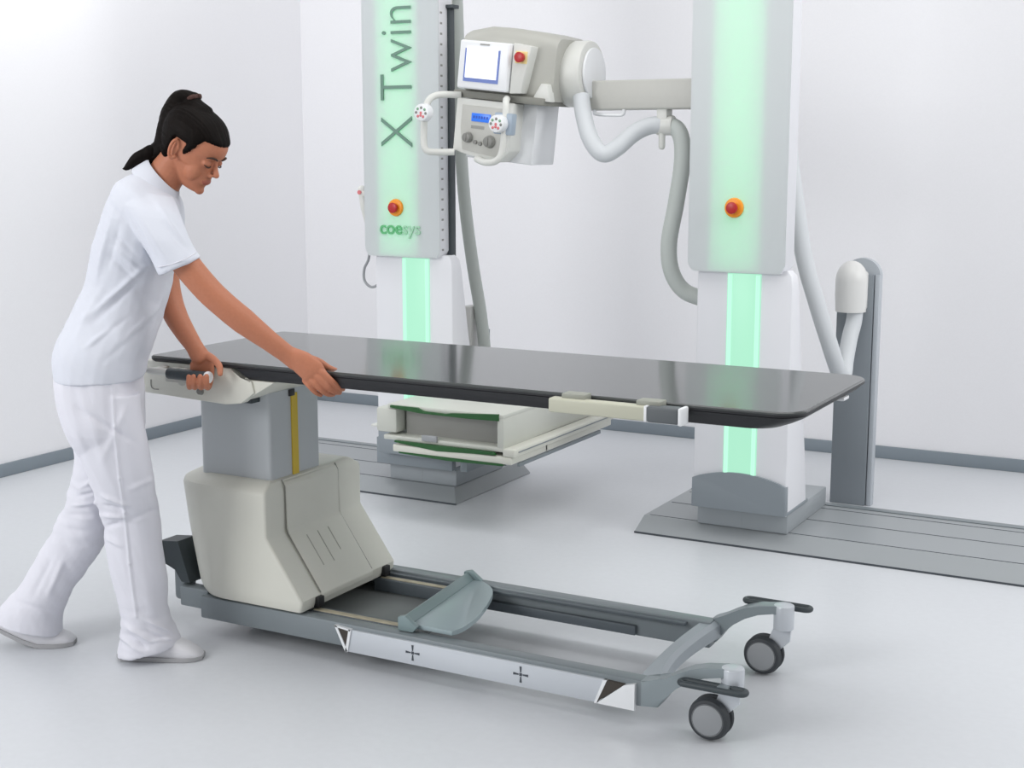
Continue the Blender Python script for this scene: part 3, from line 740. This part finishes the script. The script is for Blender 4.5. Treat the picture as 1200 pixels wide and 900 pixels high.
# nose, brow, cheeks, lids, mouth, chin
tube(bm, [hd_(.080, 0, .012), hd_(.0885, 0, -.004), hd_(.0965, 0, -.016), hd_(.1035, 0, -.0245)], [.006, .0065, .0075, .0085], ref=HL, rb=[.006, .0062, .0072, .0085], roundcap=True, seg=14)
for s in (-1, 1):
    ball(bm, hd_(.0915, s*.0105, -.0325), .009, .0055, .006, HAx)
    ball(bm, hd_(.0735, s*.030, -.001), .0125, .0140, .0105, HAx)         # lids
    ball(bm, hd_(.0745, s*.025, .0175), .0125, .017, .008, HAx)            # brow ridge
    ball(bm, hd_(.047, s*.033, -.036), .028, .022, .036, HAx)            # cheeks
    # ear
    E_ = hd_(-.008, s*.0725, -.008)
    ax = (HF, (HL*s+HF*-.35).normalized(), HU)
    tube(bm, [E_+HF*(.0085*math.cos(a)-.004*math.sin(a))+HU*(.0265*math.sin(a))+HL*(s*(.006-.008*math.cos(a))) for a in [PI*.12+k*2*PI/12*.88 for k in range(12)]], [.0048]*11+[.0065], seg=10, n=3, roundcap=True)
    ball(bm, E_+HL*(s*-.002), .010, .0045, .021, ax)
ball(bm, hd_(.0815, 0, -.057), .0125, .023, .0125, HAx); ball(bm, hd_(.078, 0, -.090), .012, .016, .012, HAx)
# neck and torso core
tube(bm, [K(214, 176, 4.035), K(204, 192, 4.035), K(193, 208, 4.035), K(180, 228, 4.04), K(160, 260, 4.035), K(146, 320, 4.03), K(128, 400, 3.99), K(120, 450, 3.985)], [.050, .05, .052, .06, .075, .075, .075, .08], ref=FWH, rb=[.048, .048, .052, .07, .11, .1, .11, .12], seg=24)
# near (right) arm
tube(bm, [K(178, 246, 3.95), K(190, 270, 3.90), K(216, 307, 3.87), K(242, 338, 3.865), K(262, 357, 3.865), K(285, 376, 3.87), K(315, 399, 3.88), K(335, 414, 3.89), K(347, 423, 3.892)],
     [.036, .040, .039, .038, .037, .037, .029, .0265, .028], ref=FWH, rb=[.036, .042, .041, .038, .036, .034, .026, .021, .019], seg=24, roundcap=True)
# far (left) arm
tube(bm, [K(182, 250, 4.12), K(188, 278, 4.17), K(193, 315, 4.2), K(198, 345, 4.19), K(205, 368, 4.16), K(216, 388, 4.12), K(227, 405, 4.09), K(233, 416, 4.077)],
     [.036, .04, .04, .037, .036, .031, .026, .027], ref=FWH, rb=[.045, .042, .038, .036, .033, .028, .021, .02], seg=24, roundcap=True)
# legs inside the trousers, ankles
tube(bm, [K(118, 455, 3.94), K(142, 560, 3.965), K(160, 640, 4.0), K(168, 715, 4.02), K(163, 752, 4.03)], [.06, .048, .04, .035, .034], ref=FWH, seg=20)
tube(bm, [K(118, 455, 4.05), K(116, 550, 4.09), K(94, 622, 4.13), K(52, 686, 4.14), K(28, 728, 4.14)], [.055, .045, .04, .035, .034], ref=FWH, seg=20)
# right hand holding the table edge: thumb on top, fingers along and under the edge
tube(bm, [K(343, 418, 3.89), K(354, 425, 3.886), K(366, 435, 3.883), K(371, 440, 3.885)], [.027, .034, .036, .031], ref=FWH, rb=[.018, .0165, .014, .011], seg=20, roundcap=True)
def finger(pts, r0, r1):
    n_ = len(pts); rr = [r0+(r1-r0)*i/(n_-1) for i in range(n_)]
    for i in range(1, n_-1): rr[i] *= 1.04
    tube(bm, [K(*p) for p in pts], rr, seg=12, n=4, roundcap=True)
finger([(366, 431, 3.887), (377, 436, 3.880), (388, 446, 3.884), (397, 454, 3.9), (402, 456, 3.915)], .0098, .0072)
finger([(364, 437, 3.885), (374, 443, 3.878), (384, 453, 3.883), (392, 459, 3.9), (398, 460, 3.92)], .0098, .0073)
finger([(361, 442, 3.885), (369, 449, 3.878), (378, 458, 3.886), (385, 462, 3.905), (391, 462, 3.925)], .0093, .007)
finger([(357, 446, 3.887), (363, 453, 3.882), (370, 460, 3.89), (376, 463, 3.908)], .0082, .0063)
finger([(351, 422, 3.90), (361, 420, 3.915), (374, 424, 3.93), (385, 431, 3.94), (393, 434, 3.948)], .0125, .0080)
# left hand wrapped round the grip
tube(bm, [K(233, 414, 4.08), K(237, 423, 4.085), K(238, 433, 4.088)], [.027, .032, .034], ref=FWH, rb=[.02, .0165, .014], seg=20, roundcap=True)
for i, x in enumerate((247, 239.5, 232, 226)):
    finger([(x, 427, 4.085), (x, 440, 4.084), (x-2, 451, 4.07), (x-4, 454, 4.042), (x-5, 449, 4.018), (x-5, 441, 4.014)], .0105-.0006*i, .0078-.0004*i)
finger([(242, 416, 4.078), (250, 421, 4.062), (257, 429, 4.045), (258, 438, 4.032)], .0125, .0082)
def skinmat(p):
    q = p-HO; f, l, u = q.dot(HF), q.dot(HL), q.dot(HU)
    if f > .084 and abs(l) < .023 and abs(u+.057) < .0085*(1-(l/.026)**2)+.0005: return 1
    return 0
remeshed('body', bm, None, PR, .0025, 4, mats=[M['skin'], M['lips']], matfn=skinmat)

# eyebrows, lashes
for s in (-1, 1):
    bm = bmesh.new(); tube(bm, [hd_(.0915, s*.013, .017), hd_(.0905, s*.024, .021), hd_(.086, s*.036, .022), hd_(.077, s*.047, .017)], [.0022, .0032, .003, .0015], seg=8, roundcap=True); obj('eyebrow', bm, M['brow'], PR)
    bm = bmesh.new(); tube(bm, [hd_(.084, s*.017, -.006), hd_(.0865, s*.025, -.0085), hd_(.085, s*.035, -.0085), hd_(.0775, s*.044, -.005)], [.0012, .002, .0022, .001], seg=8, roundcap=True); obj('eyelashes', bm, M['brow'], PR)
# hair
def hairoff(f, l, u):
    line = -.02+.9*(f-.028)                   # hairline runs from the temples up to the forehead
    if f > .05: line = .056
    if f < .004: line = -.075 if f < -.03 else -.04+.0*f
    if -.03 <= f < .012: line = -.02+(abs(f+.008) < .02)*.045*(1 if abs(l) > .04 else 0)
    if .012 <= f < .035: line = -.014+(f-.012)/.023*.028
    if .035 <= f <= .05: line = .014+(f-.035)/.015*.04
    k = max(0, min(1, (u-line)/.010+.5)); k = k*k*(3-2*k)
    th_ = .0165 if f < .03 else .0165-.006*min(1, (f-.03)/.03)
    return -.006+th_*k
bm = bmesh.new(); loft(bm, headrings(hairoff, 72))
TAIL = [K(227, 116, 4.04), K(213, 118, 4.045), K(204, 134, 4.045), K(199, 155, 4.045), K(193, 172, 4.045), K(181, 181, 4.045), K(165, 189, 4.045), K(149, 195, 4.045)]
tube(bm, TAIL, [.020, .032, .036, .037, .034, .027, .021, .008], ref=FWH, rb=[.02, .034, .045, .045, .036, .028, .02, .007], seg=22, roundcap=True)
tube(bm, [hd_(-.03, 0, .085), K(222, 119, 4.04)], [.045, .024], seg=16, smooth=False, roundcap=True)
def hairdisp(p, n):
    q = p-HO; a = math.atan2(q.dot(HL), q.dot(HU)+.02)
    return .0016*noise.noise(Vector((a*26, q.dot(HF)*6, 0)))
hr = remeshed('hair', bm, M['hair'], PR, .003, 6, displace=hairdisp)
bm = bmesh.new()
tube(bm, [K(176, 178, 4.03), K(160, 186, 4.03), K(149, 196, 4.035), K(144, 198, 4.035)], [.02, .017, .010, .003], seg=12, roundcap=True)
tube(bm, [K(180, 184, 4.055), K(168, 192, 4.05), K(155, 199, 4.05)], [.018, .014, .003], seg=12, roundcap=True)
tube(bm, [K(178, 184, 4.035), K(163, 190, 4.03), K(150, 190, 4.03)], [.018, .014, .003], seg=12, roundcap=True)
remeshed('ponytail_end', bm, M['hair'], hr, .003, 2, displace=lambda p, n: .003*noise.noise(Vector((p.dot(FWH)*70, (p.dot(RT)+p.z*.5)*25, p.z*8))))
bm = bmesh.new()
c = K(224, 115, 4.04); c = K(225, 117, 4.04); ax1 = (HU*.75+HF*.45).normalized(); ax2 = HL
tube(bm, [c+(ax1*math.cos(a)+ax2*math.sin(a))*(.021+.003*math.sin(5*a)) for a in [k*2*PI/24 for k in range(25)]], .0075, seg=10, smooth=False); obj('hair_tie', bm, M['tie'], hr)

# tunic
def folds(amp, sc, dirv, pinch=None):
    def f(p, n):
        q = p-PR.location; s_, z_ = p.dot(RT), p.z
        a = dirv[0]*s_+dirv[1]*z_; b = -dirv[1]*s_+dirv[0]*z_
        v = noise.noise(Vector((a*sc, b*sc*.3, p.dot(FWH)*sc*.4)))+.5*noise.noise(Vector((a*sc*2.1+7, b*sc*.5, p.dot(FWH)*sc*.8)))
        w = 1.
        if pinch: w = pinch(s_, z_)
        return amp*w*v
    return f
bm = bmesh.new()
prings(bm, [(171, 194, 205, 226, .058, 4.035), (162, 199, 209, 233, .085, 4.035), (146, 210, 212, 245, .155, 4.04), (133, 227, 213, 262, .175, 4.04), (124, 250, 210, 284, .175, 4.04), (114, 285, 204, 312, .162, 4.04), (104, 325, 196, 342, .148, 4.04),
            (91, 358, 189, 368, .15, 4.02), (76, 388, 181, 394, .162, 3.995), (67, 410, 172, 418, .172, 3.985), (68, 432, 166, 436, .178, 3.985), (70, 440, 165, 442, .179, 3.985)], sq=.25)
# near sleeve
prings(bm, [(143, 216, 203, 230, .05, 3.965), (141, 238, 211, 250, .066, 3.915), (158, 272, 220, 275, .066, 3.885), (176, 300, 227, 290, .063, 3.875), (186, 320, 234, 300, .062, 3.868), (188, 323, 235, 302, .061, 3.868)])
prings(bm, [(148, 216, 203, 230, .05, 4.10), (156, 245, 212, 253, .062, 4.155), (168, 280, 213, 280, .06, 4.195), (176, 318, 211, 314, .056, 4.2)])
def pin(s_, z_): return 1.
def tunicdisp(p, n):
    a = folds(.005, 11, (.75, .66))(p, n)          # diagonal pull folds
    b = folds(.0028, 24, (.75, .66))(p, n)
    if n.dot(FWH) < -.15:
        for (x0, y0, x1, y1, w, am) in RIDGES:
            A, B = K(x0, y0, 3.85), K(x1, y1, 3.85); A = Vector((A.dot(RT), A.z)); B = Vector((B.dot(RT), B.z)); q = Vector((p.dot(RT)*3.85/max(3.5, p.dot(FWH)), H+(p.z-H)*3.85/max(3.5, p.dot(FWH))))
            t_ = max(0, min(1, (q-A).dot(B-A)/(B-A).length_squared)); d_ = (q-(A+(B-A)*t_)).length
            b += am*math.exp(-(d_/w)**2)*math.sin(PI*min(1, max(0, .12+.8*t_)))
    return a+b
RIDGES = [(170, 312, 98, 378, .008, .009), (165, 325, 108, 380, .009, -.006), (128, 386, 100, 408, .007, .008), (150, 372, 112, 400, .008, -.004), (131, 256, 112, 330, .007, .007), (140, 262, 124, 320, .009, -.006),
          (128, 300, 160, 330, .008, -.006), (132, 290, 165, 318, .006, .006), (136, 278, 160, 300, .007, -.005), (118, 340, 88, 400, .009, .006), (150, 250, 184, 312, .007, -.007), (162, 250, 196, 305, .008, .004),
          (185, 240, 218, 292, .008, .005), (192, 262, 222, 296, .007, -.004), (130, 240, 150, 262, .008, -.005), (190, 355, 150, 395, .008, .005), (176, 380, 120, 425, .009, -.004)]
tn = remeshed('tunic', bm, M['tunic'], PR, .004, 6, displace=tunicdisp)
bm = bmesh.new()                                  # collar
for k in range(2):
    pass
r0 = [K(173, 190, 4.035), K(207, 228, 4.035)]
cc = (r0[0]+r0[1])/2; A = (r0[1]-r0[0])/2; upv = (UPZ*.75+RT*.55).normalized()
ringsC = []
for (sc, o_, wd) in ((1.0, .010, .060), (1.1, .004, .066), (1.34, -.034, .086), (1.40, -.044, .09), (1.34, -.044, .086), (1.0, -.012, .055)):
    ringsC.append([cc+A*(sc*math.cos(t_))+FWH*(wd*math.sin(t_))+upv*(o_-(.022*max(0, math.cos(t_))**6 if sc > 1.1 else 0)) for t_ in [2*PI*i/32 for i in range(32)]])
loft(bm, ringsC, cap=False); obj('collar', bm, M['tunic'], tn, smooth=80)
bm = bmesh.new()                                  # sleeve hem stitching and side seam
def seamline(pts, r=.0016): tube(bm, pts, r, seg=6, n=6)
seamline([K(184, 313, 3.812), K(200, 310, 3.805), K(218, 303, 3.808), K(230, 296, 3.82)])
obj('hem_seam', bm, M['trouser'], tn)
bm = bmesh.new()
box(bm, -.055, .055, -.0015, .0015, -.02, .0, .0005, mtx=Matrix.Translation(K(140, 441, 3.862)) @ Matrix.Rotation(YAW, 4, 'Z') @ Matrix.Rotation(.1, 4, 'Y'))
bm.free()
# trousers
bm = bmesh.new()
prings(bm, [(73, 415, 164, 418, .162, 3.985), (69, 440, 163, 444, .172, 3.985), (73, 470, 165, 472, .174, 3.985), (82, 500, 166, 500, .165, 3.985), (95, 528, 160, 528, .12, 3.99)], sq=.3)
prings(bm, [(80, 460, 165, 460, .09, 3.92), (86, 500, 169, 500, .09, 3.92), (97, 540, 175, 540, .088, 3.935), (110, 575, 181, 575, .083, 3.955), (119, 605, 187, 605, .078, 3.99), (126, 645, 193, 645, .075, 4.0), (135, 685, 197, 682, .075, 4.01), (142, 715, 196, 712, .075, 4.015), (143, 738, 203, 732, .08, 4.02), (138, 760, 211, 746, .085, 4.02), (137, 768, 212, 752, .085, 4.02)])
prings(bm, [(84, 460, 155, 460, .09, 4.06), (86, 500, 152, 510, .09, 4.07), (88, 540, 142, 560, .09, 4.09), (82, 575, 132, 600, .083, 4.11), (66, 612, 122, 640, .08, 4.13), (47, 648, 103, 668, .08, 4.14), (24, 685, 83, 698, .083, 4.14), (2, 708, 73, 722, .088, 4.14), (-6, 722, 72, 741, .09, 4.14)])
TRIDGE = [(131, 445, 134, 500, .004, .004, 3.8), (134, 500, 140, 560, .004, .004, 3.82), (140, 560, 146, 600, .004, .004, 3.86), (146, 600, 152, 660, .004, .004, 3.9), (152, 660, 160, 722, .004, .004, 3.92),
          (96, 570, 120, 557, .006, .009, 4.05), (90, 582, 122, 574, .006, -.008, 4.05), (86, 592, 118, 588, .006, .009, 4.05), (80, 603, 112, 604, .007, -.006, 4.05), (104, 548, 118, 582, .006, -.006, 4.05),
          (120, 580, 150, 592, .006, .009, 3.93), (121, 592, 146, 598, .006, -.008, 3.93), (121, 604, 148, 606, .007, .009, 3.93), (122, 618, 142, 613, .007, -.007, 3.93), (124, 630, 142, 640, .006, .006, 3.93), (150, 575, 182, 560, .008, .004, 3.9), (150, 610, 186, 596, .008, -.004, 3.9),
          (148, 732, 176, 752, .006, .009, 3.94), (140, 745, 165, 764, .006, .008, 3.94), (150, 742, 172, 760, .005, -.008, 3.94), (168, 726, 204, 742, .007, .007, 3.94), (165, 738, 200, 752, .006, -.007, 3.94), (172, 752, 206, 748, .005, .005, 3.94),
          (75, 655, 55, 700, .009, .007, 4.05), (62, 650, 38, 700, .009, -.005, 4.05), (20, 705, 60, 718, .008, -.004, 4.05), (90, 478, 160, 520, .009, -.005, 3.82), (150, 470, 120, 540, .01, .004, 3.82), (100, 470, 128, 560, .012, .004, 3.82)]
def trdisp(p, n):
    v = folds(.005, 13, (1., .18))(p, n)+folds(.003, 30, (.8, .3))(p, n)
    for (cx, cy, d) in ((118, 590, 4.03), (165, 748, 4.0), (95, 590, 4.13)):
        q = p-K(cx, cy, d); w = math.exp(-(q.length/.11)**2)
        v += w*.009*noise.noise(Vector((q.dot(RT)*14, q.z*42, q.dot(FWH)*10)))
    if n.dot(FWH) < -.1:
        for (x0, y0, x1, y1, w, am, d) in TRIDGE:
            if abs(p.dot(FWH)-d) > .13: continue
            A, B = K(x0, y0, d), K(x1, y1, d); A = Vector((A.dot(RT), A.z)); B = Vector((B.dot(RT), B.z)); k_ = d/p.dot(FWH); q = Vector((p.dot(RT)*k_, H+(p.z-H)*k_))
            t_ = (q-A).dot(B-A)/(B-A).length_squared
            if t_ < -.3 or t_ > 1.3: continue
            tc = max(0, min(1, t_)); d_ = (q-(A+(B-A)*tc)).length
            v += am*math.exp(-(d_/w)**2)*(1 if abs(am) <= .004 and w <= .004 else min(1, .25+math.sin(PI*tc)))
    return v
tr = remeshed('trousers', bm, M['trouser'], PR, .004, 5, displace=trdisp)
# shoes
def shoe(rows, d, name='shoe'):
    bm = bmesh.new(); rings = []
    for (tx, ty, bx, by, w) in rows:
        a, b = K(tx, ty, d), K(bx, by, d); a.z = max(a.z, .006); b.z = max(b.z, .0015)
        c = (a+b)/2; V = (a-b)/2; ring = []
        for i in range(24):
            t_ = 2*PI*i/24; ct, st = math.cos(t_), math.sin(t_)
            fl = .75 if ct < 0 else 1
            ring.append(c+V*math.copysign(abs(ct)**(.5 if ct < 0 else .9), ct)+FWH*(w*math.copysign(abs(st)**.8, st)))
        rings.append(ring)
    loft(bm, rings); s = obj(name, bm, M['shoe'], PR, smooth=60)
    bm = bmesh.new(); rings = []
    for (tx, ty, bx, by, w) in rows:
        b = K(bx, by, d); b.z = max(b.z, .0015); t2 = b+(K(tx, ty, d)-b).normalized()*.012
        rings.append([b-FWH*(w+.002), b+FWH*(w+.002), t2+FWH*(w+.0025), t2-FWH*(w+.0025)])
    loft(bm, rings); obj('sole', bm, M['sole'], s)
shoe([(139, 757, 139, 768, .018), (146, 745, 144, 771, .032), (165, 738, 165, 772, .035), (185, 738, 185, 773, .038), (203, 745, 203, 774, .043), (220, 753, 220, 774, .045), (232, 760, 232, 773, .036), (239, 766, 239, 771, .018)], 4.02)
shoe([(-12, 718, -10, 727, .018), (-5, 712, -4, 733, .032), (14, 715, 10, 740, .035), (34, 724, 30, 749, .038), (52, 733, 48, 756, .043), (68, 738, 66, 759, .044), (80, 742, 80, 758, .036), (88, 747, 88, 754, .018)], 4.14)

# ------------------------------------------------------------------ light
w = bpy.data.worlds.new('world'); scn.world = w; w.use_nodes = True
w.node_tree.nodes['Background'].inputs[0].default_value = (.985, .99, 1, 1)
w.node_tree.nodes['Background'].inputs[1].default_value = .54
def area(name, loc, tgt, sx, sy, power, col=(1, 1, 1)):
    l = bpy.data.lights.new(name, 'AREA'); l.shape = 'RECTANGLE'; l.size = sx; l.size_y = sy; l.energy = power; l.color = col
    o = bpy.data.objects.new(name, l); C.objects.link(o); o.location = loc
    o.rotation_euler = (Vector(tgt)-Vector(loc)).to_track_quat('-Z', 'Y').to_euler(); return o
area('ceiling_softbox', (-1.2, 3.6, 4.1), (-1.6, 4.2, 0), 3.5, 3.0, 66)
area('right_softbox', (2.2, 4.6, 3.0), (-1.0, 6.83, 1.6), 1.6, 1.6, 75)
area('front_softbox', (-4.2, -.8, 2.6), (-2.3, 3.6, .7), 1.8, 1.8, 95)
area('left_softbox', (-4.3, 4.5, 3.4), (-5.13, 4.95, 2.3), .5, .5, 20)

scn.view_settings.view_transform = 'Standard'; scn.view_settings.look = 'None'
scn.view_settings.exposure = 0; scn.view_settings.gamma = 1; scn.view_settings.use_curve_mapping = False
